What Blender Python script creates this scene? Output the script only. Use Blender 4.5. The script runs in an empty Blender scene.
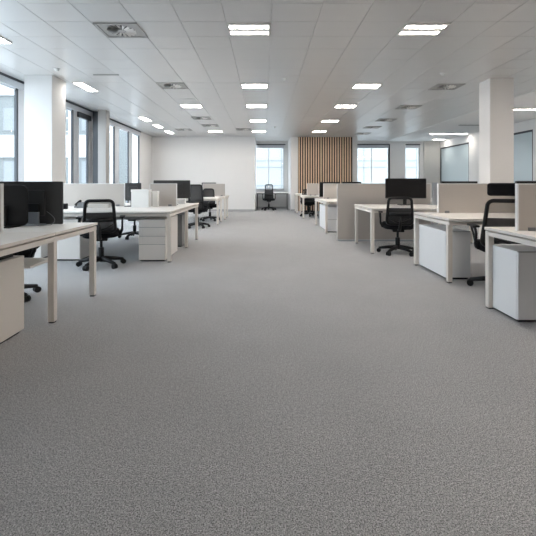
import bpy, bmesh, math, random
from mathutils import Vector, Matrix
random.seed(7)
S = bpy.context.scene
C = S.collection
PI = math.pi

# ------------------------------------------------------------------ camera
cam_d = bpy.data.cameras.new('camera'); cam = bpy.data.objects.new('camera', cam_d); C.objects.link(cam)
cam.location = (0, 0, 1.14); cam.rotation_euler = (PI/2, 0, 0)
cam_d.sensor_width = 36; cam_d.lens = 390/536*36
cam_d.shift_x = 4/536; cam_d.shift_y = -(268-183.5)/536
cam_d.clip_start = 0.05; cam_d.clip_end = 300
S.camera = cam
# ------------------------------------------------------------------ world: overcast daylight
w = bpy.data.worlds.new('overcast_sky'); S.world = w; w.use_nodes = True
bg = w.node_tree.nodes['Background']
bg.inputs[0].default_value = (0.84, 0.92, 1.0, 1); bg.inputs[1].default_value = 2.5
TUBE = 23.0          # brightness of the ceiling luminaires
S.view_settings.view_transform = 'Standard'; S.view_settings.look = 'None'
S.view_settings.exposure = 1.4; S.view_settings.gamma = 1.0
S.view_settings.use_curve_mapping = False

def portal(name, loc, rot, sx, sy):
    l = bpy.data.lights.new(name, 'AREA'); l.shape = 'RECTANGLE'; l.size = sx; l.size_y = sy
    l.cycles.is_portal = True
    o = bpy.data.objects.new(name, l); C.objects.link(o); o.location = loc; o.rotation_euler = rot
portal('window_daylight_left', (-4.95, 5.2, 1.55), (0, -PI/2, 0), 3.0, 20)
portal('window_daylight_back', (2.8, 18.35, 1.9), (-PI/2, 0, 0), 9.0, 2.2)

# ------------------------------------------------------------------ materials
def mat(name, col, rough=.6, metal=0, spec=.5, noise=0, nscale=40, bump=0, emit=None, alpha=None):
    m = bpy.data.materials.new(name); m.use_nodes = True
    nt = m.node_tree; p = nt.nodes['Principled BSDF']
    p.inputs['Base Color'].default_value = (*col, 1); p.inputs['Roughness'].default_value = rough
    p.inputs['Metallic'].default_value = metal; p.inputs['Specular IOR Level'].default_value = spec
    if noise or bump:
        tc = nt.nodes.new('ShaderNodeTexCoord'); n = nt.nodes.new('ShaderNodeTexNoise')
        n.inputs['Scale'].default_value = nscale; n.inputs['Detail'].default_value = 3
        nt.links.new(tc.outputs['Object'], n.inputs['Vector'])
        if noise:
            r = nt.nodes.new('ShaderNodeMapRange'); r.inputs['To Min'].default_value = 1-noise; r.inputs['To Max'].default_value = 1+noise
            nt.links.new(n.outputs['Fac'], r.inputs['Value'])
            mx = nt.nodes.new('ShaderNodeVectorMath'); mx.operation = 'SCALE'; mx.inputs[0].default_value = col
            nt.links.new(r.outputs['Result'], mx.inputs['Scale']); nt.links.new(mx.outputs['Vector'], p.inputs['Base Color'])
        if bump:
            b = nt.nodes.new('ShaderNodeBump'); b.inputs['Strength'].default_value = bump; b.inputs['Distance'].default_value = .003
            nt.links.new(n.outputs['Fac'], b.inputs['Height']); nt.links.new(b.outputs['Normal'], p.inputs['Normal'])
    if emit:
        p.inputs['Emission Color'].default_value = (*emit[0], 1); p.inputs['Emission Strength'].default_value = emit[1]
    if alpha is not None: p.inputs['Alpha'].default_value = alpha
    return m
M = {}
M['paint'] = mat('white wall paint', (.75, .74, .73), .85, noise=.015, nscale=3)
M['column_paint_lit'] = mat('lit white column paint', (.83, .80, .775), .8, noise=.012, nscale=4)  # right column only: lighter, warmer copy with the light put into the colour
M['pilaster'] = mat('grey metal cladding', (.40, .38, .36), .5, noise=.03, nscale=6)
M['plaster'] = mat('plaster ceiling paint', (.80, .80, .79), .9, noise=.01, nscale=3)
M['tile'] = mat('metal ceiling tile', (.60, .59, .58), .30, metal=.12, spec=.7, noise=.012, nscale=2)
M['skirting'] = mat('grey skirting', (.42, .42, .43), .6)
M['light_metal'] = mat('pale powder coated aluminium', (.62, .64, .67), .45, metal=.1)
M['dark_metal'] = mat('dark window frame', (.045, .05, .058), .45)
M['white_lam'] = mat('white desk laminate', (.90, .865, .825), .42, noise=.012, nscale=9)
M['white_ped'] = mat('white steel cabinet', (.84, .80, .76), .45, noise=.01, nscale=6)
M['white_ped_daylit'] = mat('daylit white steel cabinet', (.83, .84, .855), .45, noise=.01, nscale=6)  # cool copy of the cabinet white, window light painted into the colour
M['cream'] = mat('cream powder coated steel', (.78, .73, .675), .45, noise=.012, nscale=7)
M['screen_fabric'] = mat('greige divider fabric', (.50, .46, .425), .95, noise=.05, nscale=380, bump=.3)
M['trim'] = mat('white aluminium trim', (.78, .78, .78), .4)
M['black'] = mat('black plastic', (.008, .008, .009), .45, spec=.3, noise=.08, nscale=20)
M['black_fabric'] = mat('black seat fabric', (.008, .008, .01), .95, spec=.2, noise=.2, nscale=300, bump=.4)
M['monitor_back'] = mat('dark grey monitor casing', (.045, .045, .046), .34, noise=.04, nscale=8)
M['display'] = mat('switched off glossy display', (.008, .008, .009), .16)
M['silver'] = mat('brushed silver metal', (.42, .45, .49), .35, metal=.6, noise=.04, nscale=60)
M['grey_panel'] = mat('grey steel panel', (.26, .26, .26), .6, noise=.02, nscale=8)
M['shaded_wall'] = mat('shaded wall paint', (.52, .51, .49), .85, noise=.015, nscale=3)  # wall white turned grey, its shade is put into the colour
M['vent'] = mat('grey steel diffuser', (.40, .39, .375), .45, metal=.2, noise=.04, nscale=12)
M['vent_dark'] = mat('dark duct interior', (.05, .05, .05), .8)
M['gap'] = mat('dark joint', (.02, .02, .02), .9)
M['slat_back'] = mat('dark brown felt', (.02, .015, .012), .95, noise=.1, nscale=40)
M['paper'] = mat('white paper', (.86, .86, .85), .7, noise=.01, nscale=12)
M['grey_plastic'] = mat('grey plastic', (.18, .19, .20), .5, noise=.03, nscale=20)
M['housing'] = mat('white luminaire housing', (.78, .76, .73), .5)
M['tube'] = mat('lit luminaire diffuser', (.9, .88, .85), .5, emit=((1.0, .915, .83), TUBE))
M['tube_soft'] = mat('softly lit luminaire diffuser', (.9, .88, .85), .5, emit=((1.0, .93, .85), 22))
M['tube_mid'] = mat('dimmed luminaire diffuser', (.9, .88, .85), .5, emit=((1.0, .95, .89), 11))
M['plastic_white'] = mat('white plastic', (.78, .78, .77), .5)
M['facade_light'] = mat('pale concrete facade', (.46, .45, .44), .9, noise=.03, nscale=1.5)
M['facade_grey'] = mat('blue grey facade', (.15, .16, .16), .8, noise=.04, nscale=1.2)
M['facade_white'] = mat('white facade', (.29, .29, .285), .9, noise=.02, nscale=1)
M['facade_joint'] = mat('facade joint', (.19, .21, .22), .9)
M['ground_out'] = mat('pale paving', (.6, .6, .6), .95, noise=.05, nscale=.5)
M['frosted_blue'] = mat('blue grey inner wall', (.36, .42, .46), .7, noise=.02, nscale=2)
# wood slats with grain
def wood():
    m = mat('oak slat wood', (.52, .34, .22), .55)
    nt = m.node_tree; p = nt.nodes['Principled BSDF']
    tc = nt.nodes.new('ShaderNodeTexCoord'); mp = nt.nodes.new('ShaderNodeMapping'); mp.inputs['Scale'].default_value = (20, 20, 1.2)
    n = nt.nodes.new('ShaderNodeTexNoise'); n.inputs['Scale'].default_value = 3; n.inputs['Detail'].default_value = 6
    cr = nt.nodes.new('ShaderNodeValToRGB'); cr.color_ramp.elements[0].position = .3; cr.color_ramp.elements[1].position = .75
    cr.color_ramp.elements[0].color = (.62, .44, .31, 1); cr.color_ramp.elements[1].color = (.86, .65, .48, 1)
    L = nt.links.new
    L(tc.outputs['Object'], mp.inputs['Vector']); L(mp.outputs['Vector'], n.inputs['Vector'])
    L(n.outputs['Fac'], cr.inputs['Fac']); L(cr.outputs['Color'], p.inputs['Base Color'])
    return m
M['wood'] = wood()
def carpet():
    m = mat('grey loop carpet', (.22, .22, .23), .97, spec=.2)
    nt = m.node_tree; p = nt.nodes['Principled BSDF']; L = nt.links.new
    tc = nt.nodes.new('ShaderNodeTexCoord')
    def noise(sc, det):
        n = nt.nodes.new('ShaderNodeTexNoise'); n.inputs['Scale'].default_value = sc; n.inputs['Detail'].default_value = det
        n.inputs['Roughness'].default_value = .7
        L(tc.outputs['Object'], n.inputs['Vector']); return n
    a = noise(190, 2); b = noise(1.6, 3); c = noise(55, 4)
    def ramp(n, lo, hi, f0=.3, f1=.7):
        r = nt.nodes.new('ShaderNodeMapRange'); r.inputs['From Min'].default_value = f0; r.inputs['From Max'].default_value = f1
        r.inputs['To Min'].default_value = lo; r.inputs['To Max'].default_value = hi
        L(n.outputs['Fac'], r.inputs['Value']); return r
    ra, rb, rc = ramp(a, .15, 1.85), ramp(b, .95, 1.05), ramp(c, .78, 1.22)
    m1 = nt.nodes.new('ShaderNodeMath'); m1.operation = 'MULTIPLY'; L(ra.outputs[0], m1.inputs[0]); L(rb.outputs[0], m1.inputs[1])
    m2 = nt.nodes.new('ShaderNodeMath'); m2.operation = 'MULTIPLY'; L(m1.outputs[0], m2.inputs[0]); L(rc.outputs[0], m2.inputs[1])
    v = nt.nodes.new('ShaderNodeVectorMath'); v.operation = 'SCALE'; v.inputs[0].default_value = CARPET
    L(m2.outputs[0], v.inputs['Scale']); L(v.outputs['Vector'], p.inputs['Base Color'])
    bm = nt.nodes.new('ShaderNodeBump'); bm.inputs['Strength'].default_value = .5; bm.inputs['Distance'].default_value = .004
    L(a.outputs['Fac'], bm.inputs['Height']); L(bm.outputs['Normal'], p.inputs['Normal'])
    return m
CARPET = (.40, .402, .41)
M['carpet'] = carpet()
def glass(name, tint, gloss):
    m = bpy.data.materials.new(name); m.use_nodes = True; nt = m.node_tree; nt.nodes.clear()
    o = nt.nodes.new('ShaderNodeOutputMaterial'); mx = nt.nodes.new('ShaderNodeMixShader'); mx.inputs[0].default_value = gloss
    t = nt.nodes.new('ShaderNodeBsdfTransparent'); t.inputs[0].default_value = (*tint, 1)
    g = nt.nodes.new('ShaderNodeBsdfGlossy'); g.inputs['Roughness'].default_value = .03
    nt.links.new(t.outputs[0], mx.inputs[1]); nt.links.new(g.outputs[0], mx.inputs[2]); nt.links.new(mx.outputs[0], o.inputs[0])
    return m
M['glass'] = glass('window glass', (.93, .965, .98), .05)
M['part_glass'] = mat('frosted blue partition glass', (.60, .69, .72), .25, alpha=.9)
def mesh_cloth(name, c, op):
    m = bpy.data.materials.new(name); m.use_nodes = True; nt = m.node_tree
    p = nt.nodes['Principled BSDF']; p.inputs['Base Color'].default_value = (*c, 1); p.inputs['Roughness'].default_value = .7
    o = nt.nodes['Material Output']; mx = nt.nodes.new('ShaderNodeMixShader'); t = nt.nodes.new('ShaderNodeBsdfTransparent')
    mx.inputs[0].default_value = op
    nt.links.new(t.outputs[0], mx.inputs[1]); nt.links.new(p.outputs[0], mx.inputs[2]); nt.links.new(mx.outputs[0], o.inputs[0])
    return m
M['mesh'] = mesh_cloth('black chair mesh', (.018, .018, .02), .93)
M['mesh_open'] = mesh_cloth('open black chair mesh', (.03, .03, .03), .42)

# ------------------------------------------------------------------ mesh helpers
def NB(): return bmesh.new()
def box(bm, x0, x1, y0, y1, z0, z1):
    if x0 > x1: x0, x1 = x1, x0
    if y0 > y1: y0, y1 = y1, y0
    v = [bm.verts.new(p) for p in ((x0,y0,z0),(x1,y0,z0),(x1,y1,z0),(x0,y1,z0),(x0,y0,z1),(x1,y0,z1),(x1,y1,z1),(x0,y1,z1))]
    for f in ((3,2,1,0),(4,5,6,7),(0,1,5,4),(1,2,6,5),(2,3,7,6),(3,0,4,7)): bm.faces.new([v[i] for i in f])
    return bm
def tube(bm, pts, r, n=8, closed=False, flat=1.0):
    """round bar along pts; r a number or one per point"""
    pts = [Vector(p) for p in pts]; k = len(pts); rs = r if isinstance(r, (list, tuple)) else [r]*k
    rings = []; prev = None
    for i, p in enumerate(pts):
        if closed: d = pts[(i+1) % k] - pts[i-1]
        else: d = pts[min(i+1, k-1)] - pts[max(i-1, 0)]
        d.normalize()
        if prev is None:
            up = Vector((0, 0, 1)) if abs(d.z) < .9 else Vector((0, 1, 0))
            u = d.cross(up).normalized()
        else:
            u = (prev - d*prev.dot(d)).normalized()
        prev = u; vv = d.cross(u).normalized()
        rings.append([bm.verts.new(p + (u*math.cos(2*PI*j/n) + vv*math.sin(2*PI*j/n)*flat)*rs[i]) for j in range(n)])
    m = k if closed else k-1
    for i in range(m):
        a, b = rings[i], rings[(i+1) % k]
        for j in range(n): bm.faces.new((a[j], a[(j+1) % n], b[(j+1) % n], b[j]))
    if not closed:
        bm.faces.new(rings[0][::-1]); bm.faces.new(rings[-1])
    return bm
def cyl(bm, c, r, h, n=20, axis='z', r2=None):
    c = Vector(c); d = {'x': Vector((1,0,0)), 'y': Vector((0,1,0)), 'z': Vector((0,0,1))}[axis]
    return tube(bm, [c, c + d*h], [r, r if r2 is None else r2], n)
def obj(name, bm, m, parent=None, bevel=0, smooth=False, seg=2, label=None, loc=None):
    bmesh.ops.recalc_face_normals(bm, faces=bm.faces)
    me = bpy.data.meshes.new(name); bm.to_mesh(me); bm.free()
    for q in (m if isinstance(m, (list, tuple)) else [m]): me.materials.append(M[q] if isinstance(q, str) else q)
    if smooth:
        for p in me.polygons: p.use_smooth = True
    o = bpy.data.objects.new(name, me); C.objects.link(o)
    if parent is not None: o.parent = parent
    if loc: o.location = loc
    if bevel:
        b = o.modifiers.new('bevel', 'BEVEL'); b.width = bevel; b.segments = seg; b.limit_method = 'ANGLE'; b.angle_limit = .6
    if label: o['label'] = label
    return o
def thing(name, label, cat, loc=(0,0,0), rz=0, group=None):
    o = bpy.data.objects.new(name, None); C.objects.link(o); o.empty_display_size = .1
    o.location = loc; o.rotation_euler = (0, 0, rz); tag(o, label, cat, group); return o
def tag(o, label, cat, group=None):
    o['label'] = label; o['category'] = cat
    if group: o['group'] = group
    elif 'group' in o: del o['group']
    return o
def struct(name, bm, m, parent=None, bevel=0):
    o = obj(name, bm, m, parent, bevel)
    if parent is None: o['kind'] = 'structure'
    return o
def copy_tree(o, parent=None):
    c = o.copy(); C.objects.link(c); c.parent = parent
    for ch in list(o.children): copy_tree(ch, c)
    return c
def dup(o, label, cat, loc, rz=0, group=None):
    c = copy_tree(o); c.location = loc; c.rotation_euler = (0, 0, rz); tag(c, label, cat, group); return c

# ================================================================== SETTING
CZ = 3.09; XL = -4.65; XT = 5.66; XR = 8.08; YB = 18.0; Y0 = -4.0
struct('floor', box(NB(), -4.95, 10.3, Y0-.2, YB+.3, -.12, 0), 'carpet')
# tiled ceiling: every tile a shallow pan, seams are real V grooves
def tile_ceiling():
    bm = NB(); tw, tl = .546, .475; g, dp = .005, .008
    xs = [.087 + tw*k for k in range(-9, 11)]; xs = [-4.95] + [x for x in xs if XL-.2 < x < XT-.01] + [XT]
    ys = [4.22 + tl*k for k in range(-18, 30)]; ys = [y for y in ys if y < YB] + [YB+.3]
    for i in range(len(xs)-1):
        for j in range(len(ys)-1):
            a, b, c, d = xs[i], xs[i+1], ys[j], ys[j+1]
            jz = random.uniform(-.0008, .0008)
            o_ = [bm.verts.new(p) for p in ((a,c,CZ+dp),(b,c,CZ+dp),(b,d,CZ+dp),(a,d,CZ+dp))]
            gy = g*.55
            i_ = [bm.verts.new(p) for p in ((a+g,c+gy,CZ+jz),(b-g,c+gy,CZ+jz),(b-g,d-gy,CZ-jz),(a+g,d-gy,CZ-jz))]
            bm.faces.new(i_[::-1])
            for q in range(4): bm.faces.new((o_[q], i_[q], i_[(q+1) % 4], o_[(q+1) % 4]))
    box(bm, -4.95, XT, Y0-.2, YB+.3, CZ+.02, CZ+.12)
    return bm
bmc = tile_ceiling()
me_c = struct('ceiling', bmc, 'tile')
struct('ceiling_side', box(NB(), XT+.002, 10.3, Y0-.2, YB+.3, CZ-.012, CZ+.1), 'plaster')
# walls
struct('wall_front', box(NB(), -4.95, 10.3, Y0-.2, Y0, 0, CZ), 'paint')
lw = NB(); box(lw, -4.95, XL, 14.62, YB+.2, 0, CZ); struct('wall_left', lw, 'paint')
struct('wall_left_sill', box(NB(), -4.85, XL+.02, Y0, 14.62, 0, .16), 'light_metal')
struct('wall_back_left', box(NB(), XL, -.37, 16.2, YB, 0, CZ), 'paint')
struct('wall_back_center', box(NB(), 1.12, 3.88, 16.2, YB, 0, CZ), 'paint')
# back wall with window openings
WIN = [(-.36, .93, .86, 2.96), (3.9, 5.78, .86, 2.96), (6.53, 7.2, .86, 2.96)]
bw = NB()
xs = [-.37, 1.12]
box(bw, -.37, 1.12, YB, YB+.3, 0, .86); box(bw, -.37, 1.12, YB, YB+.3, 2.96, CZ); box(bw, .93, 1.12, YB, YB+.3, .86, 2.96)
box(bw, 3.88, 7.5, YB, YB+.3, 0, .86); box(bw, 3.88, 7.5, YB, YB+.3, 2.96, CZ); box(bw, 5.78, 6.53, YB, YB+.3, .86, 2.96); box(bw, 7.2, 7.5, YB, YB+.3, .86, 2.96)
struct('wall_back', bw, 'paint')
struct('wall_back_right', box(NB(), 7.36, 10.3, YB-.1, YB+.3, 0, CZ), 'shaded_wall')
struct('wall_far_right', box(NB(), 10.1, 10.3, Y0, YB, 0, CZ), 'frosted_blue')
pr = NB(); box(pr, XR, XR+.12, Y0, 11.72, 0, CZ-.012); box(pr, XR, XR+.12, 11.72, YB-.1, 2.77, CZ-.012); box(pr, XR, XR+.12, 14.55, 15.38, 0, 2.77)
struct('wall_right', pr, 'paint')
for i, (a, b) in enumerate(((11.72, 14.55), (15.38, YB-.1))):
    f = NB(); box(f, XR+.01, XR+.08, a, b, 2.71, 2.77); box(f, XR+.01, XR+.08, a, a+.05, 0, 2.71); box(f, XR+.01, XR+.08, b-.05, b, 0, 2.71); box(f, XR+.01, XR+.08, a, b, 0, .05)
    wo = struct(f'window_{i+20}', f, 'dark_metal')
    obj('pane', box(NB(), XR+.035, XR+.045, a+.05, b-.05, .05, 2.71), 'part_glass', wo)
# columns
struct('column_left', box(NB(), -4.31, -3.81, 7.01, 7.5, 0, CZ+.004), 'paint', bevel=.006)
struct('column_right', box(NB(), 4.18, 4.62, 7.21, 7.58, 0, CZ+.004), 'column_paint_lit', bevel=.006)
struct('column_window', box(NB(), -4.41, -4.19, 10.35, 10.6, 0, CZ+.004), 'pilaster', bevel=.01)
struct('trim_1', box(NB(), -4.58, -4.41, 10.42, 10.62, 0, CZ-.02), 'dark_metal', bevel=.01)
# skirting
struct('baseboard_back_left', box(NB(), XL, -.36, 16.185, 16.2, 0, .07), 'skirting')
struct('baseboard_back_center', box(NB(), 1.11, 3.89, 16.185, 16.2, 0, .07), 'skirting')
struct('baseboard_left', box(NB(), XL, XL+.015, 14.62, 16.185, 0, .07), 'skirting')
struct('baseboard_back', box(NB(), -.37, 1.12, YB-.015, YB, 0, .07), 'skirting')
# slatted wall cladding
sl = NB(); box(sl, 1.41, 3.66, 16.165, 16.198, 0, 3.07)
tw_ = struct('trim_2', sl, 'slat_back')
ss = NB(); n = 22; pitch = 2.22/n
for k in range(n): box(ss, 1.43+k*pitch, 1.43+k*pitch+.045, 16.105, 16.165, .0, 3.06)
obj('wooden_slats', ss, 'wood', tw_)

# left window wall
def left_window(i, a, b, z0=.16, dark_far=True):
    f = NB()
    box(f, XL-.06, XL-.02, a, a+.03, z0, 2.93); box(f, XL-.06, XL-.02, a, b, 2.90, 2.93); box(f, XL-.06, XL-.02, a, b, z0, z0+.05)
    wo = struct(f'window_{i}', f, 'light_metal')
    obj('jamb', box(NB(), XL-.045, XL+.0, b-.05, b, z0, 2.93), 'dark_metal', wo)
    obj('pane', box(NB(), XL-.045, XL-.038, a+.03, b-.05, z0+.05, 2.90), 'glass', wo)
    return wo
bays = [(2.85, 4.95), (5.2, 7.38), (7.66, 9.52), (9.8, 10.33), (10.95, 12.17), (12.5, 13.43), (13.75, 14.55)]
struct('wall_left_blocker', box(NB(), XL-.3, XL, Y0, 2.6, 0, CZ), 'paint')  # unseen solid wall instead of windows, added to cut daylight on the column
pier = NB(); prev = 2.6
for i, (a, b) in enumerate(bays):
    left_window(i+1, a, b)
    box(pier, XL-.07, XL+.0, prev, a, .16, 2.93); prev = b
box(pier, XL-.07, XL+.0, prev, 14.62, .16, 2.93)
box(pier, XL-.14, XL+.03, Y0, 14.62, 2.93, 3.05)
struct('trim_3', pier, 'light_metal')
struct('trim_4', box(NB(), XL-.16, XL+.05, Y0, 14.62, 3.05, CZ+.004), 'dark_metal')
struct('trim_5', box(NB(), XL-.03, XL+.05, 9.7, 10.4, 2.80, 2.93), 'dark_metal')

# back windows
for i, (a, b, z0, z1) in enumerate(WIN):
    f = NB(); t = .045
    box(f, b-t, b, YB+.04, YB+.10, z0, z1); box(f, a, b, YB+.04, YB+.10, z0, z0+.05); box(f, a, b, YB+.04, YB+.10, z1-.05, z1)
    mid = (.22, 4.98, None)[i]
    if mid: box(f, mid-.014, mid+.014, YB+.05, YB+.09, z0+.05, z1-.05)
    wo = struct(f'window_{i+11}', f, 'light_metal' if i == 0 else 'pilaster')
    obj('pane', box(NB(), a, b-t, YB+.066, YB+.072, z0+.05, z1-.05), 'glass', wo)
    obj('blind_box', box(NB(), a, b+(.06 if i == 0 else 0), YB-.03, YB+.03, z1-.05, z1), 'dark_metal', wo)
    obj('roller_blind', box(NB(), a+.02, b-.02, YB+.0, YB+.025, z1-.19, z1-.05), 'light_metal', wo)
    obj('window_sill', box(NB(), a, b, YB-.04, YB+.04, z0-.03, z0), 'skirting', wo)
    if i == 1: obj('frame_edge', box(NB(), b-.02, b+.03, YB-.02, YB+.04, z0, z1), 'dark_metal', wo)

# outside
struct('ground_outside', box(NB(), -90, 70, -40, 90, -6.1, -6), 'ground_out')
fb = thing('office_building', 'pale banded office building seen through the left windows', 'building', (-28, 30, -6))
def fbox(bm, x0, x1, y0, y1, z0, z1): return box(bm, x0+28, x1+28, y0-30, y1-30, z0+6, z1+6)
obj('facade', fbox(NB(), -48, -11.6, 30, 40, -6, 8.4), 'facade_grey', fb)
bd = NB()
for z0, z1 in ((-4, -2.2), (-.6, .75), (3.15, 4.85), (7.9, 8.6)): fbox(bd, -48.2, -11.5, 29.8, 30.02, z0, z1)
for x in range(-48, -11, 3): fbox(bd, x, x+.5, 29.9, 30.02, -6, 8.4)
obj('concrete_band', bd, 'facade_light', fb)
gb = NB()
for x in range(-48, -12, 3):
    for z0 in (-2.1, .85, 4.95): fbox(gb, x+1.0, x+2.3, 29.93, 30.01, z0+.25, z0+2.0)
obj('windows_row', gb, 'grey_plastic', fb)['kind'] = 'stuff'
fb2 = thing('apartment_block', 'pale white building seen through the back windows', 'building', (6, 36, -6))
obj('facade', box(NB(), -13, 20, 0, 10, 0, 11.6), 'facade_white', fb2)
jb = NB()
for z in (6.9, 8.6, 9.2, 10.9): box(jb, -13, 20, -.04, .0, z, z+.07)
for x in (-9, -4.4, .3, 3.2, 8.1): box(jb, x, x+.05, -.04, 0, 0, 11.6)
obj('panel_joints', jb, 'facade_joint', fb2)

# ================================================================== CEILING FITTINGS
def panel_light():
    t = thing('ceiling_light', '', 'ceiling light', (0, 0, CZ))
    h = NB(); W, L_ = .258, .195
    box(h, -W, W, -L_, -L_+.055, -.012, .004); box(h, -W, W, L_-.055, L_, -.012, .004)
    box(h, -W, -W+.016, -L_, L_, -.012, .004); box(h, W-.016, W, -L_, L_, -.012, .004); box(h, -W, W, -.046, .046, -.012, .004)
    obj('housing', h, 'housing', t)
    for s in (-1, 1): obj('tube_diffuser', box(NB(), -W+.016, W-.016, s*.098-.052, s*.098+.052, -.008, .003), 'tube', t)
    return t
PL = panel_light()
XC, XRT, XLT = -.186, 2.00, -1.824
lights = [
 (XC, 4.93, 'nearest two-tube ceiling light in the middle row'), (XC, 7.78, 'second nearest ceiling light of the middle row'),
 (XC, 9.78, 'third ceiling light of the middle row'), (XC, 12.1, 'fourth ceiling light of the middle row'), (XC, 14.6, 'farthest ceiling light of the middle row, before the alcove'),
 (XRT, 4.93, 'nearest two-tube ceiling light in the right row'), (XRT+.05, 7.8, 'second nearest ceiling light of the right row'),
 (XRT+.05, 9.82, 'third ceiling light of the right row'), (XRT+.06, 12.15, 'fourth ceiling light of the right row'), (XRT+.07, 14.65, 'farthest ceiling light of the right row, before the slatted wall'),
 (XLT, 9.8, 'ceiling light beyond the square vent left of centre'), (XLT, 14.6, 'small distant ceiling light left of centre near the back wall')]
for x, y in ((XRT, 1.9), (4.19, 4.6), (4.19, 1.9), (XRT, -1.2), (4.19, -1.2)): lights.append((x, y, None))  # unseen lights added to brighten the near and right-hand side
for i, (x, y, lb) in enumerate(lights):
    lb = lb or 'unseen ceiling light added out of view as fill light'
    if i == 0: PL.location = (x, y, CZ); tag(PL, lb, 'ceiling light', 'recessed ceiling lights in rows')
    else: dup(PL, lb, 'ceiling light', (x, y, CZ), 0, 'recessed ceiling lights in rows')
def strip_light(lb, x0, x1, y0, y1, grp, e=.012):
    cx, cy = (x0+x1)/2, (y0+y1)/2
    t = thing('linear_ceiling_light', lb, 'ceiling light', (cx, cy, CZ), 0, grp)
    a, b = (x1-x0)/2, (y1-y0)/2; h = NB()
    z0, z1 = -.018, .0
    box(h, -a-e, -a, -b-e, b+e, z0, z1); box(h, a, a+e, -b-e, b+e, z0, z1); box(h, -a, a, -b-e, -b, z0, z1); box(h, -a, a, b, b+e, z0, z1)
    obj('housing', h, 'housing', t); obj('diffuser', box(NB(), -a, a, -b, b, -.016, -.002), 'tube_mid' if x0 < 0 else 'tube_soft', t)
for y0, y1, lb in ((4.82, 5.38, 'linear ceiling light cut by the left picture edge'), (7.5, 8.2, 'linear ceiling light right beside the white column by the windows'),
                   (11.4, 12.1, 'linear ceiling light over the tall windows, nearer of the distant three'), (12.85, 13.5, 'linear ceiling light over the tall windows, middle of the distant three'),
                   (14.4, 15.1, 'linear ceiling light farthest along the window side')):
    strip_light(lb, -3.67, -3.49, y0, y1, 'linear lights along the windows')
strip_light('long thin ceiling light right of the white column on the right', 6.5, 7.95, 10.18, 10.24, 'linear lights of the right-hand zone')
strip_light('long thin ceiling light left of the right column, before the glass wall', 6.5, 7.95, 15.24, 15.30, 'linear lights of the right-hand zone')
strip_light('short thin ceiling light by the shaded back wall', 7.45, 7.98, 17.14, 17.22, 'linear lights of the right-hand zone')
for y in (4.9, 7.55): strip_light('unseen long thin ceiling light added to brighten the right-hand zone', 6.5, 7.95, y-.09, y+.09, 'linear lights of the right-hand zone')  # added strips out of view, extra light for this zone
# vents
def vent():
    t = thing('ceiling_vent', '', 'ceiling vent', (0, 0, CZ))
    f = NB(); W, L_ = .268, .232
    box(f, -W, W, -L_, -L_+.03, -.014, .004); box(f, -W, W, L_-.03, L_, -.014, .004); box(f, -W, -W+.03, -L_, L_, -.014, .004); box(f, W-.03, W, -L_, L_, -.014, .004)
    obj('frame', f, 'vent', t)
    obj('plate', box(NB(), -W+.03, W-.03, -L_+.03, L_-.03, -.005, .002), 'vent', t)
    bl = NB(); gl = NB()
    for k in range(16):
        a = 2*PI*k/16; ca, sa = math.cos(a), math.sin(a); r0, r1 = .055, .175
        def P(r, off, z): return (ca*r - sa*off, sa*r + ca*off, z)
        v = [bl.verts.new(p) for p in (P(r0, -.003, -.005), P(r1, -.008, -.005), P(r1+.005, .022, -.022), P(r0, .012, -.018))]
        bl.faces.new(v); bl.faces.new(v[::-1]) if False else None
        v = [gl.verts.new(p) for p in (P(r0, -.010, -.0065), P(r1, -.026, -.0065), P(r1, -.006, -.0065), P(r0, -.002, -.0065))]; gl.faces.new(v[::-1])
    obj('swirl_blade', bl, 'housing', t); obj('air_slot', gl, 'vent_dark', t)
    obj('hub', cyl(NB(), (0, 0, -.018), .05, .014, 20), 'vent', t)
    return t
VT = vent()
vents = [(-1.81, 4.96, 'large swirl air vent in the ceiling, nearest at upper left'), (-1.824, 7.77, 'square ceiling vent left of centre, second nearest on the left'),
 (-1.86, 11.6, 'ceiling vent between the two left-hand lights, nearer of the pair'), (-1.80, 13.1, 'ceiling vent left of centre, farther of the pair by the distant light'),
 (-2.9, 14.1, 'far ceiling vent near the windows end'), (-.73, 14.0, 'far ceiling vent just left of the middle light row'),
 (3.67, 7.85, 'nearest ceiling vent on the right, before the right column'), (3.68, 9.95, 'ceiling vent second nearest on the right'),
 (3.74, 11.95, 'ceiling vent third on the right'), (3.74, 13.5, 'ceiling vent fourth on the right'), (3.85, 15.2, 'farthest ceiling vent on the right, above the slatted wall end')]
for i, (x, y, lb) in enumerate(vents):
    if i == 0: VT.location = (x, y, CZ); tag(VT, lb, 'ceiling vent', 'square ceiling vents')
    else: dup(VT, lb, 'ceiling vent', (x, y, CZ), 0, 'square ceiling vents')
# slots, detectors
for a, lb in (((-3.05, -2.6, 6.96, 6.99), 'thin dark slot in the ceiling beside the left column'), ((6.47, 8.0, 12.9, 12.99), 'thin dark air slot in the right-hand plaster ceiling')):
    o = obj('ceiling_slot', box(NB(), a[0], a[1], a[2], a[3], CZ-.016, CZ-.001), 'vent_dark' if a[0] > 0 else 'vent'); tag(o, lb, 'ceiling slot')
def detector():
    t = thing('smoke_detector', '', 'smoke detector', (0, 0, CZ))
    b = NB(); cyl(b, (0, 0, -.014), .045, .014, 20); obj('base', b, 'plastic_white', t)
    b = NB(); cyl(b, (0, 0, -.042), .026, .028, 20, r2=.036); obj('sensor_head', b, 'plastic_white', t, smooth=False)
    return t
DT = detector()
dets = [(-3.52, 6.62, 'smoke detector on the ceiling above the left column'), (.38, 7.22, 'smoke detector on the ceiling right of the middle light row'),
        (.38, 13.4, 'small distant smoke detector before the alcove'), (3.15, 6.88, 'smoke detector on the ceiling left of the right column')]
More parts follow.
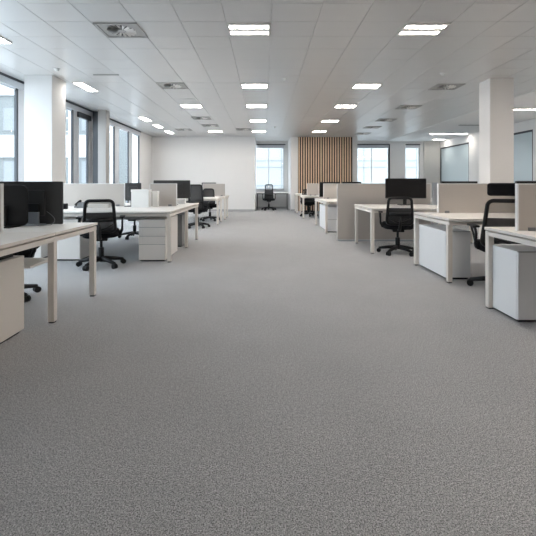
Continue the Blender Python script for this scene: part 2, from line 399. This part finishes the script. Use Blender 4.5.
for i, (x, y, lb) in enumerate(dets):
    if i == 0: DT.location = (x, y, CZ); tag(DT, lb, 'smoke detector', 'smoke detectors')
    else: dup(DT, lb, 'smoke detector', (x, y, CZ), 0, 'smoke detectors')

# ================================================================== FURNITURE BUILDERS
def desk(label, xe, xo, y0, y1, legs, group, tops=None, modesty=None, tray=None, leg_in=.0, name='office_desk'):
    """xe: aisle end, xo: other end; legs: y of leg centres"""
    s = 1 if xo > xe else -1
    t = thing(name, label, 'desk', (xe, y0, 0), 0, group)
    L_ = abs(xo-xe)
    def bx_(bm, a0, a1, b0, b1, z0, z1): return box(bm, s*a0, s*a1, b0-y0, b1-y0, z0, z1)
    for a, b in (tops or [(y0, y1)]):
        o = obj('tabletop', bx_(NB(), 0, L_, a, b, .715, .74), 'white_lam', t, bevel=.0025)
        obj('edge_band', bx_(NB(), -.0015, .004, a+.001, b-.001, .7165, .7385), 'cream', o)
    fr = NB()
    for a in (0.004, L_-.054): bx_(fr, a, a+.05, y0+.01, y1-.01, .663, .703)
    for y in (legs[0], legs[-1]): bx_(fr, .05, L_-.05, y-.02, y+.02, .663, .703)
    obj('frame', fr, 'cream', t, bevel=.002)
    for y in legs:
        for a in (0.002, L_-.054):
            l = obj('leg', bx_(NB(), a, a+.052, y-.026, y+.026, .012, .708), 'cream', t, bevel=.003)
            obj('foot', bx_(NB(), a+.006, a+.046, y-.02, y+.02, 0, .012), 'black', l)
    if modesty:
        for (a, b, y, z0) in modesty: obj('modesty_panel', bx_(NB(), a, b, y-.01, y+.01, z0, .70), 'grey_panel', t)
    if tray:
        a, b, c, d, z = tray
        obj('under_desk_shelf', bx_(NB(), a, b, c, d, z-.02, z), 'cream', t)
    return t
def divider(label, x0, x1, y, z0, group, z1=1.14, foot=False, name='desk_divider'):
    t = thing(name, label, 'divider', ((x0+x1)/2, y, z0), 0, group); a = abs(x1-x0)/2; h = z1-z0
    b = .03 if foot else .0
    obj('fabric_panel', box(NB(), -a+.012, a-.012, -.014, .014, b+.004, h-.008), 'screen_fabric', t, bevel=.003)
    e = NB(); box(e, -a, -a+.012, -.016, .016, b, h); box(e, a-.012, a, -.016, .016, b, h); box(e, -a+.012, a-.012, -.015, .015, h-.008, h); box(e, -a+.012, a-.012, -.015, .015, b, b+.004)
    obj('edge_trim', e, 'trim', t)
    if foot: obj('base_rail', box(NB(), -a+.02, a-.02, -.03, .03, 0, .03), 'silver', t)
    else:
        for sx in (-a+.12, a-.12): obj('clamp', box(NB(), sx-.03, sx+.03, -.022, .022, 0, .03), 'grey_plastic', t)
    return t
def pedestal(label, x0, x1, y0, y1, h=.575, front=-1, group=None, drawers=3, handle=True, rz=0, m='white_ped'):
    t = thing('drawer_pedestal', label, 'cabinet', ((x0+x1)/2, (y0+y1)/2, 0), rz, group); a, b = (x1-x0)/2, (y1-y0)/2
    body = NB(); box(body, -a, a, -b+(.02 if front < 0 else 0), b-(.02 if front > 0 else 0), .02, h)
    obj('body', body, m, t, bevel=.003)
    obj('plinth', box(NB(), -a+.02, a-.02, -b+.03, b-.03, 0, .02), 'black', t)
    zs = {3: [.022, .25, .37, .50, h-.003], 2: [.022, .30, h-.003], 1: [.022, h-.003]}[drawers]
    for k in range(len(zs)-1):
        y_ = (-b, -b+.018) if front < 0 else (b-.018, b)
        d = obj('drawer_front', box(NB(), -a+.002, a-.002, y_[0], y_[1], zs[k]+.003, zs[k+1]-.003), m, t, bevel=.002)
        if handle: obj('pull_groove', box(NB(), -a+.003, a-.003, y_[0]+.004, y_[1]-.002, zs[k+1]-.003, zs[k+1]+.003), 'grey_panel', d)
    return t
def rrect(w, h, r, n=5, top=None):
    """rounded rectangle outline in x,z centred on x, from z=0 to h; w bottom width, top width"""
    top = top or w; pts = []
    for cx, cz, a0 in ((w/2-r, r, -PI/2), (top/2-r, h-r, 0), (-top/2+r, h-r, PI/2), (-w/2+r, r, PI)):
        for k in range(n+1):
            a = a0 + PI/2*k/n; pts.append((cx + r*math.cos(a), cz + r*math.sin(a)))
    return pts
def monitor(label, xc, y, w=.6, h=.36, zt=1.16, z0=.74, rz=0, group=None, face=-1, stand='black', cable=False, sw=.03, corner=.012, cover=True, casing='monitor_back', side_stand=0):
    """face -1: display looks toward -y"""
    t = thing('computer_monitor', label, 'monitor', (xc, y, z0), rz, group)
    zb = zt-z0-h
    def slab(pts, ya, yb):
        bm = NB(); f = [bm.verts.new((x, ya, z+zb)) for x, z in pts]; g = [bm.verts.new((x, yb, z+zb)) for x, z in pts]; k = len(pts)
        bm.faces.new(f); bm.faces.new(g[::-1])
        for i in range(k): bm.faces.new((f[i], g[i], g[(i+1) % k], f[(i+1) % k]))
        return bm
    obj('casing', slab(rrect(w, h, corner), -.012, .012), casing, t, bevel=.002)
    if cover: bk = slab([(x*.6, z*.6+h*.2) for x, z in rrect(w, h, .03)], .011*-face, .034*-face); obj('back_cover', bk, casing, t, bevel=.008)
    obj('display_panel', slab([(x*(1-.02/w), z*(1-.024/h)+.012) for x, z in rrect(w, h, corner)], .0125*face, .0135*face), 'display', t)
    s = -face; sx = side_stand
    st = NB(); box(st, sx-sw, sx+sw, s*.03, s*.055, .012, .125 if stand != 'black' else zb+h*.5); nk = obj('stand_neck', st, stand, t, bevel=.004)
    if stand != 'black': obj('neck_joint', box(NB(), sx-sw-.01, sx+sw, s*.01, s*.055, .125, .205), 'black', nk, bevel=.004)
    st = NB(); box(st, sx-.11, sx+.11, s*.045-.09, s*.045+.09, 0, .012); obj('stand_base', st, stand, t, bevel=.005)
    if cable:
        pts = []
        for k in range(17):
            u = k/16; pts.append((.26+.11*math.sin(u*PI*.75)-.02*u, s*(.03+.06*u), max(.006, (zb+h*.3)*(1-u)**1.1)))
        x_, y_, z_ = pts[-1]
        pts += [(x_-.05*k, y_+s*.008*k, .005) for k in range(1, 5)]
        obj('cable', tube(NB(), pts, .003, 6), 'grey_plastic', t, smooth=True)
    return t

# office chair, seat looks toward +y, origin on the floor under the stem
def office_chair(headrest=False, back_top=.93, back_w=.44, open_mesh=True):
    t = thing('office_chair', '', 'chair')
    # seat cushion
    bm = NB(); pts = []
    for k in range(28):
        a = 2*PI*k/28; ca, sa = math.cos(a), math.sin(a)
        pts.append((.24*math.copysign(abs(ca)**.55, ca), .23*math.copysign(abs(sa)**.55, sa)+.02))
    levels = ((.405, .84), (.42, .97), (.46, 1.0), (.487, .98), (.5, .88), (.503, .5))
    rings = [[bm.verts.new((x*s, y*s, z + (.012*(abs(x)/.24)**2 if z > .48 else 0))) for x, y in pts] for z, s in levels]
    for a, b in zip(rings, rings[1:]):
        for k in range(28): bm.faces.new((a[k], a[(k+1) % 28], b[(k+1) % 28], b[k]))
    bm.faces.new(rings[0][::-1]); bm.faces.new(rings[-1])
    obj('seat', bm, 'black_fabric', t, smooth=True)
    b = NB(); box(b, -.09, .09, -.12, .12, .36, .41); obj('tilt_mechanism', b, 'black', t, bevel=.012)
    lv = NB(); tube(lv, [(.08, .03, .41), (.2, .03, .415), (.25, .03, .41)], [.006, .006, .01], 8); obj('lever', lv, 'black', t, smooth=True)
    g = NB(); cyl(g, (0, 0, .09), .036, .17, 16); cyl(g, (0, 0, .26), .019, .13, 16); obj('gas_stem', g, 'black', t, smooth=False)
    # star base
    sb = NB(); cyl(sb, (0, 0, .075), .045, .05, 16)
    for k in range(5):
        a = 2*PI*k/5 + .35; ca, sa = math.cos(a), math.sin(a)
        tube(sb, [(ca*.03, sa*.03, .105), (ca*.16, sa*.16, .095), (ca*.3, sa*.3, .07)], [.034, .027, .02], 8)
    obj('star_base', sb, 'black', t, smooth=True)
    for k in range(5):
        a = 2*PI*k/5 + .35; ca, sa = math.cos(a), math.sin(a); cx, cy = ca*.3, sa*.3
        c_ = NB(); u = (-sa, ca)
        for sgn in (-1, 1):
            p0 = (cx+u[0]*.008*sgn, cy+u[1]*.008*sgn, .0335); p1 = (cx+u[0]*.026*sgn, cy+u[1]*.028*sgn, .0335); tube(c_, [p0, p1], .0335, 16)
        tube(c_, [(cx, cy, .03), (cx, cy, .075)], .008, 8)
        obj('castor', c_, 'black', t)
    # back: curved frame loop + mesh
    z0 = .50; H = back_top-z0; yb = -.225
    def bend(x, z): 
        u = (z)/H
        return (x, yb - .035*math.sin(u*PI*.5) - .03*u + .035*(1-(x/(back_w/2))**2)*-1*.6 - 0.0, z0+z)
    out = rrect(back_w, H, .055, 5, back_w*.88)
    obj('back_frame', tube(NB(), [bend(x, z) for x, z in out], .021, 8, closed=True), 'black', t, smooth=True)
    def mesh_part(u0, u1, nx=10, nz=8):
        bm = NB(); gr = []
        for j in range(nz+1):
            z = H*(u0+(u1-u0)*j/nz); hw = (back_w*(1-z/H)+back_w*.88*z/H)/2-.008
            if z < .05: hw -= (.05-z)*.8
            if H-z < .05: hw -= (.05-(H-z))*.8
            gr.append([bm.verts.new(bend(-hw+2*hw*i/nx, max(.004, min(H-.004, z)))) for i in range(nx+1)])
        for j in range(nz):
            for i in range(nx): bm.faces.new((gr[j][i], gr[j][i+1], gr[j+1][i+1], gr[j+1][i]))
        return bm
    obj('back_mesh', mesh_part(0, .62), 'mesh', t, smooth=True)
    obj('upper_back_mesh', mesh_part(.62, 1.0), 'mesh_open' if open_mesh else 'mesh', t, smooth=True)
    sp = NB(); tube(sp, [(0, -.08, .40), (0, -.24, .41), (0, -.305, .50), (0, -.315, .62)], [.022, .024, .022, .014], 8)
    for sx in (-1, 1): tube(sp, [(0, -.30, .52), (sx*.1, -.285, .56), (sx*back_w*.45, -.25, .60)], [.016, .012, .01], 8)
    obj('back_support', sp, 'black', t, smooth=True)
    lb = NB(); tube(lb, [(-.16, -.272, .66), (-.08, -.283, .66), (0, -.288, .66), (.08, -.283, .66), (.16, -.272, .66)], .022, 8, flat=1.3); obj('lumbar_support', lb, 'black', t, smooth=True)
    for sx in (-1, 1):
        ar = NB(); x = sx*.275
        tube(ar, [(sx*.12, -.02, .425), (sx*.25, -.04, .44), (x, -.06, .50), (x, -.08, .60), (x, -.05, .655), (x, .04, .668)], [.014, .016, .015, .014, .014, .012], 8)
        tube(ar, [(x, .09, .66), (x, .02, .60), (sx*.268, -.02, .52), (sx*.24, -.03, .45)], [.012, .012, .012, .012], 8)
        a = obj('armrest', ar, 'black', t, smooth=True)
        obj('arm_pad', box(NB(), x-.036, x+.036, -.1, .14, .668, .69), 'black', a, bevel=.01)
    if headrest:
        hd = NB(); box(hd, -.24, .18, -.34, -.285, back_top+.05, back_top+.18); h_ = obj('headrest', hd, 'black_fabric', t, bevel=.025, seg=3)
        k = NB(); tube(k, [(.11, -.30, back_top-.06), (.11, -.33, back_top+.02), (.11, -.325, back_top+.1)], .014, 8); obj('headrest_stem', k, 'black', h_, smooth=True)
    return t

# ================================================================== LEFT ROW
G_L, G_R = 'bench desks left of the aisle', 'bench desks right of the aisle'
desk('cream-legged white bench desk nearest on the left, cut by the picture edge', -1.708, -3.7, 2.36, 4.0, [2.42, 3.2, 3.955], G_L,
     tops=[(2.36, 3.185), (3.195, 4.0)], tray=(.27, 1.6, 3.3, 3.68, .44), modesty=[(1.25, 1.9, 3.2, .30)])
desk('wide white bench desk second on the left, with drawers under its aisle end', -1.345, -3.76, 5.58, 8.02, [5.66, 6.9, 7.93], G_L,
     tops=[(5.58, 6.87), (6.88, 8.02)], tray=(.17, 1.0, 7.15, 7.6, .47), modesty=[(.15, 2.3, 6.9, .50)])
desk('white desk third on the left, behind the large dark monitor', -1.245, -3.4, 10.45, 11.6, [10.72, 11.54], G_L)
desk('white desk farthest on the left, nearest the back wall', -1.215, -3.4, 12.28, 13.6, [12.38, 13.2], G_L)
GD = 'fabric desk dividers'
divider('greige divider at the left picture edge on the nearest left desk', -3.6, -2.14, 3.19, .74, GD)
divider('long greige divider behind the chair on the second left desk', -3.72, -2.46, 6.9, .74, GD)
divider('greige divider behind the white boxes, near the aisle on the second left desk', -2.02, -1.54, 6.9, .74, GD)
divider('small greige divider on the farthest left desk', -1.95, -1.225, 12.42, .74, GD)

GP = 'drawer pedestals under the desks'
pedestal('cream cabinet under the nearest left desk, cut by the picture edge', -2.35, -1.85, 2.42, 3.01, .585, -1, GP, 1, m='cream')
o = obj('desk_box', box(NB(), -.22, .22, -.26, .26, 0, .04), 'black', bevel=.006, loc=(-2.12, 2.7, .585)); tag(o, 'flat black tray on top of the cabinet under the nearest left desk', 'tray')
pedestal('white three-drawer pedestal at the aisle end of the second left desk', -1.83, -1.44, 5.69, 6.5, .615, -1, GP, 3)
pedestal('white pedestal under the second left desk, left of the chair', -3.12, -2.71, 5.74, 6.3, .615, -1, GP, 1)
pedestal('white pedestal under the second left desk by the white column', -3.7, -3.34, 5.84, 6.4, .60, -1, GP, 1)
pedestal('grey-sided pedestal behind the drawers, on the far side of the second left desk', -2.0, -1.47, 7.0, 7.5, .58, 1, GP, 3, m='grey_panel')

GM = 'computer monitors on the desks'
monitor('large dark monitor seen from behind on the nearest left desk, with a silver stand', -2.36, 3.80, .80, .415, 1.16, group=GM, face=-1*-1, stand='silver', cable=True, side_stand=.135, sw=.058)
monitor('black round-cornered monitor in front of the larger one on the nearest left desk', -2.375, 3.60, .385, .375, 1.124, group=GM, face=1, corner=.05, cover=False, casing='black')
monitor('slim dark monitor between the two dividers on the second left desk', -2.30, 6.86, .28, .31, 1.15, group=GM, face=1)
monitor('wide black monitor behind the divider, far side of the second left desk', -1.735, 7.35, .69, .34, 1.20, group=GM, face=1)
monitor('distant black monitor peeking above the divider of the farthest left desk', -1.8, 12.75, .47, .34, 1.17, group=GM, face=1)

# things on the second left desk
def carton(label, x0, x1, y0, y1, z0, h):
    t = thing('storage_box', label, 'box', ((x0+x1)/2, (y0+y1)/2, z0), 0, 'boxes on the second left desk'); a, b = (x1-x0)/2, (y1-y0)/2
    obj('body', box(NB(), -a, a, -b, b, 0, h*.84), 'paper', t, bevel=.002); obj('lid', box(NB(), -a-.004, a+.004, -b-.004, b+.004, h*.845, h), 'paper', t, bevel=.002)
    return t
carton('white cardboard box standing on the second left desk before the slim monitor', -2.215, -1.925, 6.50, 6.66, .74, .30)
carton('small white box half hidden behind the bigger white box', -1.915, -1.83, 6.70, 6.80, .74, .27)
carton('small cream box on the far side of the second left desk beside the divider', -1.66, -1.53, 7.55, 7.68, .74, .10)
o = obj('paper_pack', box(NB(), -.08, .08, -.03, .03, 0, .10), 'paper', loc=(-2.24, 7.25, 1.04), bevel=.01)
bpy.data.objects.remove(o)
def phone(x, y):
    t = thing('desk_phone', 'small grey desk phone before the long divider, left of the chair back', 'phone', (x, y, .74))
    b = NB(); v = [b.verts.new(p) for p in ((-.08,-.09,0),(.08,-.09,0),(.08,.09,0),(-.08,.09,0),(-.08,-.09,.025),(.08,-.09,.025),(.08,.09,.09),(-.08,.09,.09))]
    for f in ((3,2,1,0),(4,5,6,7),(0,1,5,4),(1,2,6,5),(2,3,7,6),(3,0,4,7)): b.faces.new([v[i] for i in f])
    obj('body', b, 'grey_plastic', t, bevel=.004)
    h = NB(); tube(h, [(-.055, -.08, .05), (-.055, -.05, .075), (-.055, .05, .11), (-.055, .085, .105)], [.022, .013, .013, .022], 8); obj('handset', h, 'black', t, smooth=True)
phone(-3.02, 6.45)
t = thing('desk_speaker', 'small black speaker on the second left desk, just right of the large monitor', 'speaker', (-3.10, 6.08, .74))
obj('body', box(NB(), -.035, .035, -.03, .03, 0, .09), 'black', t, bevel=.012, seg=3); obj('speaker_grille', box(NB(), -.026, .026, -.033, -.029, .015, .078), 'black_fabric', t)
o = obj('paper_sheet', box(NB(), -.15, .15, -.1, .1, 0, .006), 'paper', loc=(-3.2, 6.25, .74)); tag(o, 'flat white papers lying on the second left desk beside the phone', 'papers')
o = obj('desk_organizer', box(NB(), -.17, .17, -.06, .06, 0, .06), 'white_ped', loc=(-2.72, 6.45, .74), bevel=.004); tag(o, 'low pale desk organizer seen through the chair back on the second left desk', 'organizer')

# ================================================================== RIGHT ROW
desk('white desk nearest on the right, cut by the picture edge', 2.035, 3.75, 2.55, 3.60, [2.6, 3.565], G_R)
desk('white desk second on the right, in front of the black chair with headrest', 2.10, 3.98, 4.42, 5.46, [4.48, 5.45], G_R)
desk('white desk third on the right, with the wide black monitor', 1.74, 3.98, 6.31, 7.52, [6.36, 7.45], G_R)
desk('small distant white desk fourth on the right, with drawers underneath', 1.40, 3.1, 8.82, 10.8, [8.95, 10.7], G_R)
desk('distant white desk right of the fourth desk row, carrying a dark monitor', 4.45, 6.1, 9.9, 10.8, [9.95, 10.75], G_R)
desk('distant white desk fifth on the right, before the slatted wall', 1.255, 2.9, 12.45, 13.75, [12.72, 13.68], G_R)
desk('farthest white desk on the right, against the slatted wall', 1.25, 2.9, 14.98, 15.9, [15.03, 15.85], G_R)
divider('greige divider on the nearest right desk, at the right picture edge', 2.135, 3.7, 3.30, .74, GD)
divider('long greige divider on the second right desk behind the headrest', 2.36, 3.95, 5.3, .74, GD)
divider('tall greige screen reaching down to the carpet behind the third right desk', 1.445, 3.31, 7.73, 0, GD, foot=True, name='floor_divider')
divider('distant greige divider on the fourth right desk', 1.56, 3.0, 10.25, .74, GD)
divider('distant greige divider on the fifth right desk before the slatted wall', 1.43, 1.83, 13.0, .74, GD)
pedestal('white pedestal under the nearest right desk', 2.075, 2.57, 3.185, 3.60, .582, -1, GP, 1, m='white_ped_daylit')
pedestal('white pedestal under the second right desk', 2.155, 2.45, 4.62, 5.42, .572, -1, GP, 1, m='white_ped_daylit')
pedestal('small white drawer pedestal under the distant fourth right desk', 1.475, 1.9, 9.08, 10.35, .60, -1, GP, 2, m='white_ped_daylit')
monitor('wide black monitor facing the chair on the third right desk', 2.615, 7.2, .755, .37, 1.235, group=GM, face=-1)
monitor('black monitor peeking above the divider at the right picture edge', 3.55, 4.9, .5, .32, 1.175, group=GM, face=-1) .location.y = 5.12
monitor('distant black monitor left above the floor-length screen, by the slatted wall', 1.77, 10.5, .56, .40, 1.18, group=GM, face=-1)
monitor('distant black monitor peeking above the right end of the floor-length screen', 2.36, 10.5, .52, .40, 1.185, group=GM, face=-1)
monitor('distant dark monitor peeking over the second right desk divider', 5.16, 10.3, .95, .40, 1.20, group=GM, face=-1)
t = thing('monitor_stand', 'silver upright stand at the right end of the floor-length screen', 'stand', (3.2, 7.3, .74))
obj('post', box(NB(), -.045, .045, -.02, .02, .012, .42), 'silver', t, bevel=.004); obj('base', box(NB(), -.1, .1, -.1, .1, 0, .012), 'silver', t, bevel=.004)

# ================================================================== ALCOVE
t = thing('alcove_desk', 'white desk with thin dark legs under the alcove window', 'desk', (.36, 17.4, 0))
obj('tabletop', box(NB(), -.7, .72, -.35, .35, .71, .745), 'white_lam', t, bevel=.003)
for a in (-.67, .66):
    for b in (-.32, .29): obj('leg', box(NB(), a, a+.035, b, b+.035, 0, .71), 'dark_metal' if a < 0 else 'grey_panel', t)
obj('frame', box(NB(), -.67, .69, -.32, -.30, .67, .71), 'grey_panel', t)

# ================================================================== CHAIRS
GC = 'black mesh office chairs'
P = office_chair(False, .915, .39)
P.location = (-2.245, 5.38, 0); P.rotation_euler = (0, 0, math.radians(18)); tag(P, 'black mesh chair in front of the second left desk', 'chair', GC)
dup(P, 'black chair tucked under the far side of the nearest left desk, only its castors showing', 'chair', (-2.57, 3.86, 0), math.radians(175), GC).scale = (1, 1, .93)
dup(P, 'black chair on the far side of the second left desk, seen under it', 'chair', (-2.72, 8.2, 0), math.radians(168), GC)
P2 = office_chair(False, 1.10, .36, open_mesh=False)
P2.location = (-1.72, 10.1, 0); tag(P2, 'tall-backed dark chair beside the wide black monitor, before the third left desk', 'chair', GC)
P3 = office_chair(False, .975, .34, open_mesh=False)
P3.location = (-1.66, 11.98, 0); tag(P3, 'small distant black chair between the third and the farthest left desk', 'chair', GC)
PA = office_chair(False, 1.09, .34)
PA.location = (.21, 16.75, 0); tag(PA, 'distant black chair alone in front of the alcove window desk', 'chair', GC)
R3 = dup(P, 'black mesh chair in front of the third right desk', 'chair', (2.18, 6.36, 0), math.radians(-12), GC)
PH = office_chair(True, .965, .53)
PH.location = (2.57, 4.22, 0); PH.rotation_euler = (0, 0, math.radians(-12)); tag(PH, 'black mesh chair with a padded headrest before the second right desk', 'chair', GC)
dup(P, 'distant black chair under the fifth right desk', 'chair', (1.56, 13.6, 0), PI, GC)
dup(P, 'farthest chair on the right, between the last two desks', 'chair', (1.68, 14.68, 0), 0, GC)
